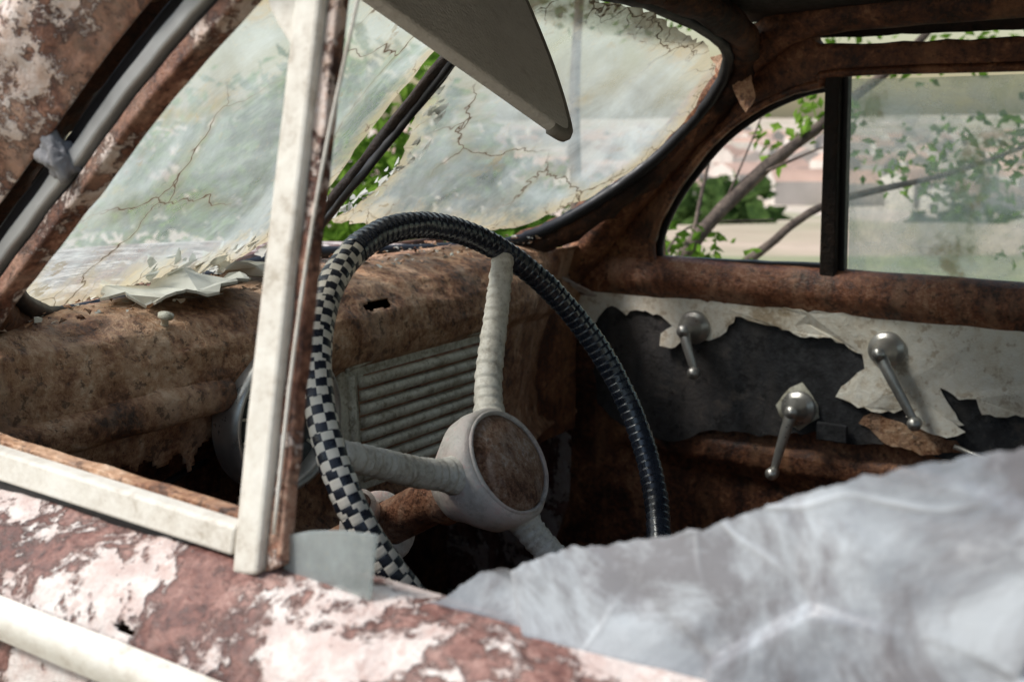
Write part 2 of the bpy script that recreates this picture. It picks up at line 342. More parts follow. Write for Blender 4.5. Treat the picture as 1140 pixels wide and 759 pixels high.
def glass_pane(name,pts,f,mat):
    """triangulated pane with a 'rim' attribute = closeness to the pane edge"""
    from mathutils.geometry import delaunay_2d_cdt
    P=[Vector(p) for p in pts]; inner=[]
    y0=min(p.x for p in P);y1=max(p.x for p in P);z0=min(p.y for p in P);z1=max(p.y for p in P)
    yy=y0
    while yy<y1:
        zz=z0
        while zz<z1:
            inner.append(Vector((yy,zz))); zz+=.0125
        yy+=.0125
    def inside(q):
        c=False;n=len(P)
        for i in range(n):
            a,b=P[i],P[(i+1)%n]
            if (a.y>q.y)!=(b.y>q.y) and q.x<(b.x-a.x)*(q.y-a.y)/(b.y-a.y)+a.x: c=not c
        return c
    def dist(q):
        m=9
        for i in range(len(P)):
            a,b=P[i],P[(i+1)%len(P)]; d=b-a; t=max(0,min(1,(q-a).dot(d)/max(d.length_squared,1e-9))); m=min(m,(q-a-d*t).length)
        return m
    inner=[q for q in inner if inside(q) and dist(q)>.004]
    pts2=P+inner; n=len(P)
    r=delaunay_2d_cdt(pts2,[(i,(i+1)%n) for i in range(n)],[list(range(n))],1,1e-6)
    vs=r[0]; fs=[f_ for f_ in r[2]]
    A=[]
    for v in vs:
        q=Vector(v); p=f(q.x,q.y); p=p+Vector((.7,0,-.7))*(.012*noise.noise(Vector((q.x*7,q.y*9,1)))+.003*noise.noise(Vector((q.x*25,q.y*25,1))))
        A.append(p)
    o=mk(name,A,fs,mat,car,True)
    at=o.data.attributes.new('rim','FLOAT','POINT')
    at.data.foreach_set('value',[max(0,1-dist(Vector(v))/.07) for v in vs][:len(o.data.vertices)])
    return o
g2=rough([(.69,.395),(.682,.30),(.700,.262),(.735,.21),(.742,.18),(.728,.15),(.705,.118),(.78,.102),(.90,.088),(1.02,.075),(1.08,.078),(1.12,.10),(1.18,.125),(1.21,.16),(1.232,.214),(1.228,.27),(1.195,.32),(1.11,.358),(.917,.396),(.808,.40)],.010,.0035)
glass_pane('far_windshield_glass',g2,W2,M_ws)
g1=rough([(.66,.395),(.655,.30),(.645,.22),(.648,.17),(.61,.135),(.625,.105),(.55,.085),(.45,.07),(.25,.062),(.20,.072),(.14,.12),(.112,.19),(.12,.27),(.16,.325),(.25,.365),(.45,.392)],.010,.003)
glass_pane('near_windshield_glass',g1,W1,M_ws)
def milky():
    t=NT('milky_glass_flake'); n=t.noise(30,4,.6)
    c=t.ramp(n,[(.35,(.45,.46,.42)),(.65,(.78,.80,.76))])
    d=t.n('ShaderNodeBsdfDiffuse'); t.l(c,d.inputs[0]); tl=t.n('ShaderNodeBsdfTranslucent'); t.l(c,tl.inputs[0])
    m=t.n('ShaderNodeMixShader'); m.inputs[0].default_value=.5; t.l(d.outputs[0],m.inputs[1]); t.l(tl.outputs[0],m.inputs[2])
    return t.done(m.outputs[0])
M_milk=milky()
V=[];F=[]
for i in range(130):
    if i<75: y=random.uniform(.36,.66); z=.066+random.random()**2*.035+.05*sm((y-.54)/.12)*random.random(); b=W1(y,z)
    else:
        t_=random.random(); y=.69+.05*math.sin(t_*3.1)+random.uniform(-.004,.016); z=.12+.17*t_; b=W2(y,z)
    b+=Vector((random.uniform(.0,.008),0,random.uniform(-.006,.006)))
    d=Vector((1.07*random.uniform(.3,1),random.uniform(-.9,.9),random.uniform(.2,1))).normalized()
    w=d.cross(Vector((.7,random.uniform(-.4,.4),-.7))).normalized(); L_=random.uniform(.006,.026); k=len(V)
    V+=[b-w*L_*.25,b+w*L_*.3,b+d*L_*.6+w*L_*.2,b+d*L_,b+d*L_*.5-w*L_*.22]
    F.append(list(range(k,k+5)))
mk('windshield_flakes',V,F,M_milk,car)

# ---- dashboard
def dashf(u,v):
    y=.02+u*1.31
    d=min(y-.02,1.33-y)
    xw=-.47-.2477*d+.055
    xb=-.35-.11*sm((y-.93)/.36); zt=.058-.03*sm((y-.95)/.3)
    P=[(xw-.03,zt-.004),(xw+.3*(xb-xw),zt+.004),(xw+.62*(xb-xw),zt-.002),(xw+.85*(xb-xw),zt-.018),(xb-.004,zt-.045),(xb,zt-.075),(xb-.008,zt-.10),(xb-.022,zt-.115),(xb-.030,zt-.16),(xb-.034,zt-.24),(xb-.032,zt-.29),(xb-.014,zt-.31),(xb-.03,zt-.325)]
    k=v*(len(P)-1);i=min(int(k),len(P)-2);f=k-i
    x=P[i][0]*(1-f)+P[i+1][0]*f; z=P[i][1]*(1-f)+P[i+1][1]*f
    n=.005*noise.noise(Vector((x*9,y*7,z*9)))+.0026*noise.noise(Vector((x*35,y*35,z*35)))+.0010*noise.noise(Vector((x*110,y*110,z*110)))
    return Vector((x+n,y,z+n))
o=grid('dashboard',dashf,280,160,M_dash,car)
bm=bmesh.new(); bm.from_mesh(o.data)
kill=[]
for f in bm.faces:
    c=f.calc_center_median()
    q=noise.noise(Vector((c.x*60,c.y*60,c.z*60)))
    if ((c.y-.635)*.55)**2+((c.z-.022)*3.0)**2+.0003*q<.00022 : kill.append(f)
    elif ((c.y-.445)*.8)**2+((c.z+.012)*2.2)**2+.0004*q<.0006 : kill.append(f)
    elif c.y<.42 and c.z<-.085 and noise.noise(Vector((c.x*10,c.y*11,c.z*10+5)))+.3*q>-.12: kill.append(f)
bmesh.ops.delete(bm,geom=kill,context='FACES'); bm.to_mesh(o.data); bm.free()
m=o.modifiers.new('s','SOLIDIFY'); m.thickness=.002
def ledgef(u,v):
    y=.02+u*.355; P=[(-.372,-.012),(-.350,-.017),(-.338,-.024),(-.336,-.040),(-.342,-.052),(-.368,-.056)]
    k=v*(len(P)-1);i=min(int(k),len(P)-2);f=k-i
    n=.003*noise.noise(Vector((y*20,v*3,0)))
    return Vector((P[i][0]*(1-f)+P[i+1][0]*f+n,y,P[i][1]*(1-f)+P[i+1][1]*f+n))
grid('dashboard_ledge',ledgef,50,12,M_dash,car,solid=.002)
box('under_dash_plate',(-.47,CY,-.16),(.006,1.28,.3),M_rust_in,car)
box('firewall',(-.80,CY,-.45),(.02,1.34,.95),M_rust_dark,car)
for k,(a_,b_) in enumerate((((-.44,.08,-.10),(-.42,.40,-.13)),((-.43,.10,-.17),(-.45,.50,-.2)),((-.40,.2,-.06),(-.43,.33,-.22)))):
    tube('under_dash_wire',catmull([a_,(Vector(a_)+Vector(b_))/2+Vector((.02,0,-.03)),b_],8),.004,M_black,car,6)
io=Vector((-.336,.446,-.080))
lathe('instrument_cluster_bezel',io,(1,0,0),[(-.03,.082),(.0,.084),(.008,.082),(.010,.077),(.003,.071),(-.012,.069)],M_metal,car,48)
M_dial=simple('faded_dial',(.07,.08,.08),.2,bs=30,spec=.8)
lathe('instrument_cluster_dial',io,(1,0,0),[(-.012,.069),(-.010,.04),(-.010,0)],M_dial,car,48)
for k in range(11):
    a=math.radians(-130+26*k); c=io+Vector((-.007,math.sin(a)*.056,math.cos(a)*.056))
    box('dial_mark',c,(.002,.003,.010),M_grille,car,0,Matrix.Rotation(-a,3,'X'))
box('dial_needle',io+Vector((-.006,.012,.018)),(.002,.003,.05),M_cream,car,0,Matrix.Rotation(-.6,3,'X'))

grl=empty('dashboard_radio_grille'); grl.parent=car
def GP(y,z): return Vector((-.362-.03*(z+.13),y,z+.006))
gout=[(.566,-.215),(.895,-.222),(.900,-.065),(.893,-.052),(.868,-.046),(.80,-.042),(.775,-.035),(.765,-.026),(.735,-.022),(.700,-.022),(.672,-.026),(.662,-.034),(.64,-.040),(.59,-.044),(.572,-.052),(.562,-.068)]
panel('grille_backplate',gout,GP,(-.010,0,0),M_grille,grl,bevel=.002)
gin=[(.600,-.205),(.872,-.21),(.876,-.08),(.86,-.068),(.61,-.068),(.597,-.08)]
panel('grille_recess',gin,lambda y,z:GP(y,z)+Vector((.0012,0,0)),(-.003,0,0),M_col,grl)
for k in range(8):
    z=-.076-k*.0172
    tube('slat_%d'%(k+1),[GP(.598,z)+Vector((.001,0,0)),GP(.606,z)+Vector((.003,0,0)),GP(.862,z-.002)+Vector((.003,0,0)),GP(.872,z-.002)+Vector((.001,0,0))],.0070,M_grille,grl,10,flat=1,wob=.06)
for yy in(.585,.884): tube('grille_side',[GP(yy,-.21),GP(yy,-.065)],.006,M_grille,grl,8)
tube('grille_crown',catmull([GP(.575,-.056)+Vector((.002,0,0)),GP(.66,-.044)+Vector((.002,0,0)),GP(.68,-.032)+Vector((.002,0,0)),GP(.755,-.032)+Vector((.002,0,0)),GP(.775,-.044)+Vector((.002,0,0)),GP(.885,-.056)+Vector((.002,0,0))],6),.004,M_grille,grl,8)

M_piece=simple('fallen_glass_milky',(.62,.60,.52),.5,bs=40,bst=.5,var=.5)
panel('fallen_glass_piece',rough([(-.49,.33),(-.44,.29),(-.385,.33),(-.368,.43),(-.41,.465),(-.465,.44)],.010,.005),lambda x,y:Vector((x,y,.070+.022*noise.noise(Vector((x*30,y*20,0))))),(0,0,.003),M_piece,car)
panel('fallen_glass_piece_small',rough([(-.50,.50),(-.45,.47),(-.42,.52),(-.46,.57)],.010,.005),lambda x,y:Vector((x,y,.078+.02*noise.noise(Vector((x*30,y*20,0))))),(0,0,.003),M_piece,car)
V=[];F=[]
rd=random.Random(5)
for i in range(520):
    y=rd.uniform(.05,1.1); d_=min(y-.02,1.33-y); xw=-.42-.2477*d_; x=xw+rd.random()**1.4*(-.38-xw)
    p=Vector((x,y,.062+rd.uniform(0,.003))); s=rd.uniform(.0015,.006); k=len(V)
    for j in range(5):
        a=2*math.pi*j/5; V.append(p+Vector((math.cos(a)*s*rd.uniform(.5,1.2),math.sin(a)*s*rd.uniform(.5,1.2),rd.uniform(-.3,1)*s)))
    F.append([k+j for j in range(5)])
mk('rust_and_glass_crumbs',V,F,[M_dash,M_piece],car,False,[0 if rd.random()<.65 else 1 for _ in F])
lathe('dash_knob',(-.372,.315,.045),(.3,0,1),[(0,.004),(.006,.0035),(.008,.008),(.012,.008),(.014,0)],M_grille,car,16)

# ---- roof
def rooff(u,v):
    x=-.13+u*1.55; y=.09+v*1.17
    zz=.402+.075*math.sin(math.pi*v)*sm((x+.16)/.5)+.02*math.sin(math.pi*v)
    x2=x-.10*math.sin(math.pi*v)*(1-u)**3
    zz-= .25*max(0,(x-.95))**1.6
    return Vector((x2,y,zz+.004*noise.noise(Vector((x*6,y*6,0)))))
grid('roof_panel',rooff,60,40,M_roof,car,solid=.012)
for s,nm in((0,'near'),(1,'far')):
    def sidef(u,v,s=s):
        x=-.13+u*1.5; 
        zb=.374+random.uniform(-.0015,.0015) if (s==1 and x<.42) else .352
        z=.42*(1-v)+zb*v; y=.2*z-.03 if s==0 else 1.35-.2*z+.03
        y+= (.06*(1-v)**2)*(1 if s==0 else -1)
        return Vector((x,y,z))
    grid(nm+'_roof_side',sidef,70,6,M_pil if s==0 else M_roof,car,solid=.004)
# unseen near rear quarter, opened above the belt for more cabin light; pillars, tail panel and rear window opening
panel('rear_quarter_lower',[(.67,-.9),(1.45,-.9),(1.45,.0),(.67,.0)],lambda x,z:FN(x,z,.02),(0,.03,0),M_out,car)
panel('b_pillar',[(.70,.0),(.75,.0),(.75,.36),(.70,.36)],lambda x,z:FN(x,z,.02),(0,.03,0),M_out,car)
panel('c_pillar',[(1.2,.0),(1.45,.0),(1.34,.36),(1.12,.36)],lambda x,z:FN(x,z,.02),(0,.03,0),M_out,car)
for z0,z1 in((-.9,.0),(.36,.42)): box('rear_panel',(1.42,CY,(z0+z1)/2),(.03,1.3,z1-z0),M_rust_dark,car)
for yy in(.10,1.25): box('rear_window_side',(1.42,yy,.18),(.03,.12,.36),M_rust_dark,car)
box('floor_pan',(.3,CY,-.86),(2.3,1.34,.02),M_rust_in,car)
def bonnet(u,v):
    x=-.42-u*1.25; y=.0+v*1.35; c=math.sin(math.pi*v)
    x-= .16*c*(1-u)
    return Vector((x,y,.045+.02*c-.12*(1-c)**2-.10*u*u-.01*u))
grid('bonnet',bonnet,40,30,M_out,car,solid=.004)
for yy in(-.03,1.38): 
    panel('front_wing',[( -.50,-.9),(-.48,.0),(-.9,-.02),(-1.4,-.07),(-1.75,-.2),(-1.8,-.55),(-1.6,-.6),(-1.5,-.45),(-1.25,-.38),(-1.0,-.5),(-.95,-.9)],lambda x,z,yy=yy:Vector((x,yy,z)),(0,.03 if yy<0 else -.03,0),M_out,car,bevel=.01)
    lathe('wheel_tyre',(-1.25,yy+(.12 if yy<0 else -.12),-.78),(0,1,0),[(-.08,.19),(-.09,.28),(-.06,.32),(.06,.32),(.09,.28),(.08,.19),(.02,.17),(.02,0)],M_black,car,40)
box('bench_seat_cushion',(.45,CY,-.55),(.5,1.2,.18),M_seat,car,.05)
box('bench_seat_back',(.76,CY,-.28),(.14,1.2,.42),M_seat,car,.05,Matrix.Rotation(.2,3,'Y'))

# ---- near door
pr=[(.035,-.05),(.034,-.012),(.028,-.004),(.010,-.001),(-.004,-.003),(-.018,-.009),(-.034,-.019),(-.048,-.031),(-.056,-.042),(-.062,-.066),(-.070,-.10),(-.085,-.2),(-.10,-.35),(-.10,-.6),(-.07,-.85)]
def nearf(u,v):
    x=-.55+u*1.95; k=v*(len(pr)-1);i=min(int(k),len(pr)-2);f=k-i
    y=pr[i][0]*(1-f)+pr[i+1][0]*f; z=pr[i][1]*(1-f)+pr[i+1][1]*f
    n=.0022*noise.noise(Vector((x*14,y*30,z*14)))+.0012*noise.noise(Vector((x*60,y*60,z*60)))
    return Vector((x,y-n,z+n))
o=grid('near_door_skin',nearf,420,126,M_out,car)
bm=bmesh.new(); bm.from_mesh(o.data); kill=[]
for f in bm.faces:
    c=f.calc_center_median()
    for (hx,hy,hz,hr) in((.030,-.052,-.036,.0042),):
        if abs(c.x-hx)*.5+abs(c.y-hy)*1.3+.003*noise.noise(c*150)<hr: kill.append(f)
bmesh.ops.delete(bm,geom=list(set(kill)),context='FACES'); bm.to_mesh(o.data); bm.free()
m=o.modifiers.new('s','SOLIDIFY'); m.thickness=.0025
box('near_door_inner',(.3,.05,-.45),(1.7,.02,.8),M_rust_dark,car)
def mould(u,v):
    x=-.55+u*1.9;a=v*math.pi
    return Vector((x,-.0585-.0095*v-.006*math.sin(a)+.0006*noise.noise(Vector((x*12,v,0))),-.041-.0235*v+.004*math.sin(a)))
grid('door_moulding',mould,80,10,M_cream,car)
ve=[(-.285,.018),(-.235,.075),(-.189,.125),(-.145,.167),(-.101,.209),(-.042,.266),(.027,.322),(.06,.345)]
def offs(P,d):
    out=[]
    for i,p in enumerate(P):
        a=Vector(P[max(i-1,0)]);b=Vector(P[min(i+1,len(P)-1)]);t=(b-a).normalized()
        out.append((p[0]-t.y*d,p[1]+t.x*d))
    return out
def strip(name,d0,d1,y0,mat,th=.02):
    def w(P): return [(v.x+.0016*noise.noise(v*40),v.y+.0016*noise.noise(v*40+Vector((5,5,5)))) for v in P]
    A=w(catmull([(x,z,0) for x,z in offs(ve,d0)],9)); B=w(catmull([(x,z,0) for x,z in offs(ve,d1)],9))
    return panel(name,A+B[::-1],lambda x,z:FN(x,z,y0),(0,th,0),mat,car,bevel=.002)
strip('vent_inner_lip',.0,.012,-.002,M_pil)
strip('vent_channel_rubber',.0115,.019,.004,M_black)
strip('vent_frame_strip',.0185,.031,-.004,M_strip)
strip('door_gap_rubber',.0305,.047,.004,M_black,.03)
def pilf(u,v):
    P=catmull([(x,z,0) for x,z in ve],6); k=u*(len(P)-1);i=min(int(k),len(P)-2);f=k-i
    p=P[i].lerp(P[i+1],f); t=(P[i+1]-P[i]).normalized(); d=.044+.125*v
    x=p.x-t.y*d; z=p.y+t.x*d
    y=.2*z-.012-.035*math.sin(min(1,v*1.6)*math.pi/2)+.10*max(0,v-.45)**1.3
    n=.004*noise.noise(Vector((x*18,z*18,3)))+.0018*noise.noise(Vector((x*80,z*80,3)))
    return Vector((x,y+n,z+n))
grid('near_a_pillar_skin',pilf,120,60,M_pil,car,solid=.003)
bm=bmesh.new(); bmesh.ops.create_icosphere(bm,subdivisions=4,radius=.011)
for v in bm.verts:
    v.co=v.co*(1+.5*noise.noise(v.co*140)+.2*noise.noise(v.co*500)); v.co.z*=1.5
    v.co=Matrix.Rotation(-.6,3,'Y')@v.co+FN(-.128,.226,-.006)
me=bpy.data.meshes.new('seal_lump'); bm.to_mesh(me); bm.free(); me.materials.append(simple('grey_putty',(.22,.22,.23),.85,bs=160,bst=1.))
me.polygons.foreach_set('use_smooth',[True]*len(me.polygons))
ob=bpy.data.objects.new('seal_lump',me); COL.objects.link(ob); ob.parent=car
panel('vent_bottom_frame',[(-.30,.006),(.072,.001),(.073,.018),(-.29,.027)],lambda x,z:FN(x,z,-.006),(0,.012,0),M_cream,car,bevel=.002)
panel('vent_bottom_ledge',[(-.30,-.016),(.066,-.012),(.066,.000),(-.30,.004)],lambda x,z:Vector((x,-.001,z)),(0,.014,0),M_black,car,bevel=.002)
panel('vent_inner_sill',rough([(-.30,.023),(.068,.013),(.068,.0195),(-.30,.029)],.02,.0008),lambda x,z:FN(x,z,.0075),(0,.010,0),M_dash,car,bevel=.001)
panel('vent_post_trim',rough([(.0755,-.008),(.0965,-.004),(.0975,.17),(.1,.345),(.080,.345),(.0775,.17)],.06,.0004),lambda x,z:FN(x,z,-.010),(0,.016,0),M_cream,car,bevel=.0025)
panel('vent_post_rust_channel',rough([(.0968,-.004),(.109,.002),(.1065,.17),(.1095,.345),(.1003,.345),(.0978,.17)],.012,.0010),lambda x,z:FN(x,z,-.004),(0,.010,0),M_pil,car,bevel=.0015)
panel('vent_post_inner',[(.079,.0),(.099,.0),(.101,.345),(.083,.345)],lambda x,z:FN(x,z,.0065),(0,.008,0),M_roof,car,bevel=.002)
tube('glass_run_wire',catmull([FN(.1035,.02,-.006),FN(.1045,.12,-.006),FN(.111,.22,-.006),FN(.127,.33,-.006)],5),.0011,M_cream,car,6)
panel('vent_frame_top_gusset',rough([(.045,.345),(.056,.315),(.079,.29),(.079,.345)],.01,.001),lambda x,z:FN(x,z,-.006),(0,.008,0),M_cream,car,bevel=.002)
tops=[(.198,-.006),(.214,.004),(.232,.020),(.258,.030),(.28,.043),(.299,.048),(.33,.058),(.361,.071),(.39,.087),(.425,.103),(.45,.113),(.484,.124),(.55,.14),(.66,.15)]
def topz(x):
    for (a,b),(c,d) in zip(tops,tops[1:]):
        if x<=c: return b+(d-b)*(x-a)/(c-a)+.0020*noise.noise(Vector((x*120,0,0)))+.001*noise.noise(Vector((x*400,0,0)))
    return .15
rs_=random.Random(21)
cells=[(rs_.uniform(.2,.66),rs_.uniform(-.02,.15),rs_.uniform(-.002,.002),rs_.uniform(-.13,.13),rs_.uniform(-.14,.14)) for _ in range(26)]
def sheetf(u,v):
    x=.198+u*.462; zt=topz(x); z=-.02+(zt+.02)*v
    best=sorted(((x-c[0])**2+(z-c[1])**2*1.5,c) for c in cells)[:3]
    def hh(c): return c[2]+c[3]*(x-c[0])+c[4]*(z-c[1])
    ws=[math.exp(-(b[0]-best[0][0])/.00014) for b in best]
    o=sum(w*hh(b[1]) for w,b in zip(ws,best))/sum(ws)
    return Vector((x,.012+.2*max(0,z)+o*.55+.0010*noise.noise(Vector((x*50,z*50,0))),z))
grid('broken_window_glass',sheetf,300,100,M_sheet,car,smooth=True)
panel('window_glass_shard',rough([(.103,-.01),(.108,.018),(.125,.024),(.15,.030),(.177,.034),(.175,.012),(.172,-.012)],.02,.001),lambda x,z:Vector((x,.004+.1*max(z,0)-.1*(x-.1),z)),(0,.003,0),M_shard,car)

# ------------------------------------------------------------ cranks
def crank(name,px,pz,ex,ez,L=.045):
    e=empty(name); y0=1.322
    p=Vector((px,y0,pz))
    lathe('escutcheon',p,(0,-1,0),[(0,.029),(.004,.029),(.007,.026),(.010,.021),(.014,.018),(.020,.0165),(.024,.013),(L,.011),(L+.006,.010),(L+.008,0)],M_metal,e,32,wob=.03)
    a=Vector((px,y0-L+.004,pz)); b=Vector((ex,y0-L-.004,ez))
    path=[a,a.lerp(b,.3)+Vector((0,-.004,0)),a.lerp(b,.7)+Vector((0,-.003,0)),b]
    tube('crank_arm',catmull(path,6),lambda t:.0105-.0045*t,M_metal,e,12,flat=.75,up=(0,1,0))
    lathe('crank_knob',b+Vector((0,.006,0)),(0,-1,0),[(0,0),(.001,.007),(.004,.010),(.016,.0105),(.021,.008),(.023,0)],M_metal,e,20)
    return e
crank('window_crank',-.238,-.098,-.212,-.165)
crank('window_crank',.088,-.100,.150,-.198)
crank('door_handle',-.048,-.213,-.072,-.318,.035)
lathe('handle_backing_scrap',(-.052,1.326,-.215),(0,-1,0),[(0,.036),(.002,.035),(.003,0)],M_grille,car,11,wob=.5)

# ------------------------------------------------------------ sun visor
vis=empty('sun_visor')
T=Vector((.014,.466,.234));Lp=Vector((-.032,.25,.34));Sp=Vector((-.077,.522,.366))
L2=T+(Lp-T)*1.5; S2=T+(Sp-T)*1.22
n=(Lp-T).cross(Sp-T).normalized()
e1=(L2-T);e2=(S2-T)
pts=[T+e1*.30+e2*.0,T+e1*.06-e2*.004,T+e1*.022+e2*.004,T-e1*.004+e2*.03,T-e1*.02+e2*.09,T-e1*.035+e2*.25,T-e1*.04+e2*.5,T-e1*.025+e2*.8,S2,T+e1*.5+e2*.62,L2,T+e1*.6]
V=[p+n*.006 for p in pts]+[p-n*.006 for p in pts]; k=len(pts)
F=[list(range(k)),list(range(2*k-1,k-1,-1))]+[[i,(i+1)%k,k+(i+1)%k,k+i] for i in range(k)]
mk('visor_board',V,F,M_visor,vis,bevel=.004,bseg=3)
tube('visor_edge_piping',catmull(pts[1:9],4),.0068,simple('visor_piping',(.30,.28,.25),.85),vis,8)
tube('visor_rod',[S2+Vector((0,0,-.01)),S2+Vector((-.03,.01,.02)),Vector((-.14,.56,.405))],.004,M_metal,vis,8)
# ------------------------------------------------------------ steering wheel
sw=empty('steering_wheel')
e=math.radians(31.5); N=Vector((math.cos(e),0,math.sin(e))); w1=Vector((-math.sin(e),0,math.cos(e))); w2=Vector((0,1,0))
C0=Vector((.010,.377,-.026)); R=.2125
def rim(t0,t1,steps,seg,rf,mats,mfn,name):
    V=[];F=[];mi=[]
    for i in range(steps+1):
        th=math.radians(t0+(t1-t0)*i/steps); d=w1*math.cos(th)+w2*math.sin(th); c=C0+d*R
        for j in range(seg):
            a=2*math.pi*j/seg; rr=rf(i,j); V.append(c+(d*math.cos(a)+N*math.sin(a))*rr)
    for i in range(steps):
        for j in range(seg):
            k=(j+1)%seg; F.append([i*seg+j,i*seg+k,(i+1)*seg+k,(i+1)*seg+j]); mi.append(mfn(i,j))
    mk(name,V,F,mats,sw,True,mi)
def cr(i,j):
    ph=((i+j*.12)%12)/12
    return .0117+.0011*(1-ph)*(1 if ph>.12 else ph/.12)+.0008*noise.noise(Vector((i*.03,j*.4,0)))
def cm(i,j):
    q=int((i+j*.12)//12)
    return 1 if (j in(22,23) and (i+j*.12)%12>9.5 and noise.noise(Vector((q*.37,0,0)))>.0) else 0
rim(-24,196,1176,24,cr,[M_coil,M_cklight],cm,'ribbed_rim_wrap')
def kr(i,j): return .0120+.0006*noise.noise(Vector((i*.06,j*.5,5)))-(.0005 if (i%8==0) else 0)
def kmf(i,j):
    sh=int(3.0*noise.noise(Vector((i*.013,j*.2,0)))+.5)
    a=((i+sh)//8)%2; b=((j+int(i*.03))//3)%2
    return (a+b)%2
rim(-164,-24,584,24,kr,[M_ckdark,M_cklight],kmf,'checkered_rim_wrap')
H=C0-w1*.022
def spoke(th,name):
    th=math.radians(th); d=w1*math.cos(th)+w2*math.sin(th)
    a=C0+d*(R-.006); b=H-N*.036+d*.040
    m1=a.lerp(b,.33)-N*.004; m2=a.lerp(b,.7)-N*.008
    P=catmull([a,m1,m2,b],40)
    def rr(t):
        base=.0103+.0035*t+.010*max(0,t-.82)**1.0*3
        ph=(t*15+.5*noise.noise(Vector((t*9,0,0))))%1
        return base+.0015*(ph if ph<.85 else (1-ph)/.15*.85)
    return tube(name,P,rr,M_spoke,sw,18,up=N,wob=.05)
spoke(36,'spoke_1');spoke(-80,'spoke_2');spoke(168,'spoke_3')
lathe('hub_body',H,N,[(-.013,.0455),(-.012,.050),(-.016,.054),(-.030,.056),(-.045,.054),(-.060,.046),(-.074,.037),(-.084,.032),(-.088,.0)],M_hub,sw,56,wob=.03)
lathe('horn_cap',H,N,[(-.004,0),(-.0045,.015),(-.006,.03),(-.009,.040),(-.013,.0460),(-.016,.0465)],M_cap,sw,56,wob=.012)
lathe('hub_ring',H,N,[(-.012,.0465),(-.009,.0482),(-.011,.050),(-.014,.050)],M_hub,sw,56)
colm=empty('steering_column')
lathe('column_jacket',H,N,[(-.082,.0),(-.083,.028),(-.105,.028),(-.108,.022),(-.6,.022),(-.6,0)],M_col,colm,36,wob=.03)
lathe('column_collar',H,N,[(-.176,.0225),(-.178,.033),(-.184,.036),(-.212,.036),(-.218,.032),(-.22,.0225)],M_hub,colm,36,wob=.03)
g0=H-N*.198
tube('gearshift_boss',[g0+Vector((0,-.02,.02)),g0+Vector((.01,-.035,.034)),g0+Vector((.02,-.045,.045))],lambda t:.020-.006*t,M_hub,colm,16)
lathe('gearshift_boss_hole',g0+Vector((.02,-.045,.045)),(.4,-.7,.6),[(0,.0095),(.003,.009),(.001,.006),(-.004,0)],M_rust_dark,colm,20)
tube('gearshift_tube',[g0+Vector((0,-.025,-.028)),g0-N*.35+Vector((0,-.025,-.028))],.010,M_col,colm,12)

# ------------------------------------------------------------ surroundings
def terr(x,y):
    r=math.hypot(x,y); z=-1.12-sm((r-7)/120)*16
    z+=sm((r-350)/900)*(12+22*noise.noise(Vector((x*.0011,y*.0011,0)))+6*noise.noise(Vector((x*.004,y*.004,3))))
    z+=sm((r-4)/20)*.5*noise.noise(Vector((x*.08,y*.08,0)))
    return z
V=[];F=[];rs=[0.0]+[.6*1.16**i for i in range(64)]; ns=96
rs=[r for r in rs if r<7500]
for r in rs:
    for j in range(ns):
        a=2*math.pi*j/ns; x,y=r*math.cos(a),r*math.sin(a); V.append((x,y,terr(x,y)))
for i in range(len(rs)-1):
    for j in range(ns):
        k=(j+1)%ns; F.append([i*ns+j,i*ns+k,(i+1)*ns+k,(i+1)*ns+j])
t=NT('dry_ground')
far=t.noise(.012,4,.6); near_=t.noise(1.3,5,.65); mid=t.noise(.12,4,.6,off=4)
c=t.ramp(mid,[(.38,(.14,.18,.07)),(.5,(.34,.28,.19)),(.62,(.52,.41,.33))])
c=t.mix(t.ramp(far,[(.42,0.),(.55,1.)]),c,(.48,.38,.32))
vo=t.n('ShaderNodeTexVoronoi'); vo.inputs['Scale'].default_value=.05; t.l(t.co,vo.inputs['Vector'])
c=t.mix(.4,c,t.ramp(vo.outputs['Color'],[(.2,(.2,.27,.14)),(.5,(.55,.42,.35)),(.8,(.66,.6,.54))]))
c=t.mix(t.ramp(near_,[(.4,0.),(.7,.4)]),c,(.25,.2,.14))
mk('ground',V,F,t.done(t.pbr(c,.95,0,t.bump(near_,.5,.03))),None,True)

def leafmat(name,c1,c2,c3):
    t=NT(name); n=t.noise(2.2,3,.6); n2=t.noise(35,2,.5,off=5)
    c=t.ramp(t.math('ADD',t.math('MULTIPLY',n,.6),t.math('MULTIPLY',n2,.4)),[(.38,c1),(.5,c2),(.62,c3)])
    d=t.n('ShaderNodeBsdfDiffuse'); t.l(c,d.inputs[0]); tl=t.n('ShaderNodeBsdfTranslucent'); t.l(c,tl.inputs[0])
    m=t.n('ShaderNodeMixShader'); m.inputs[0].default_value=.45; t.l(d.outputs[0],m.inputs[1]); t.l(tl.outputs[0],m.inputs[2])
    return t.done(m.outputs[0])
M_leaf=leafmat('leaf_green',(.05,.11,.014),(.12,.23,.03),(.22,.36,.06))
M_leafd=leafmat('leaf_dark_green',(.03,.06,.02),(.07,.12,.035),(.12,.19,.06))
M_bark=rust_mat('bark',(.03,.022,.018),(.07,.05,.04),(.12,.09,.07),(.18,.14,.11),sc=20)
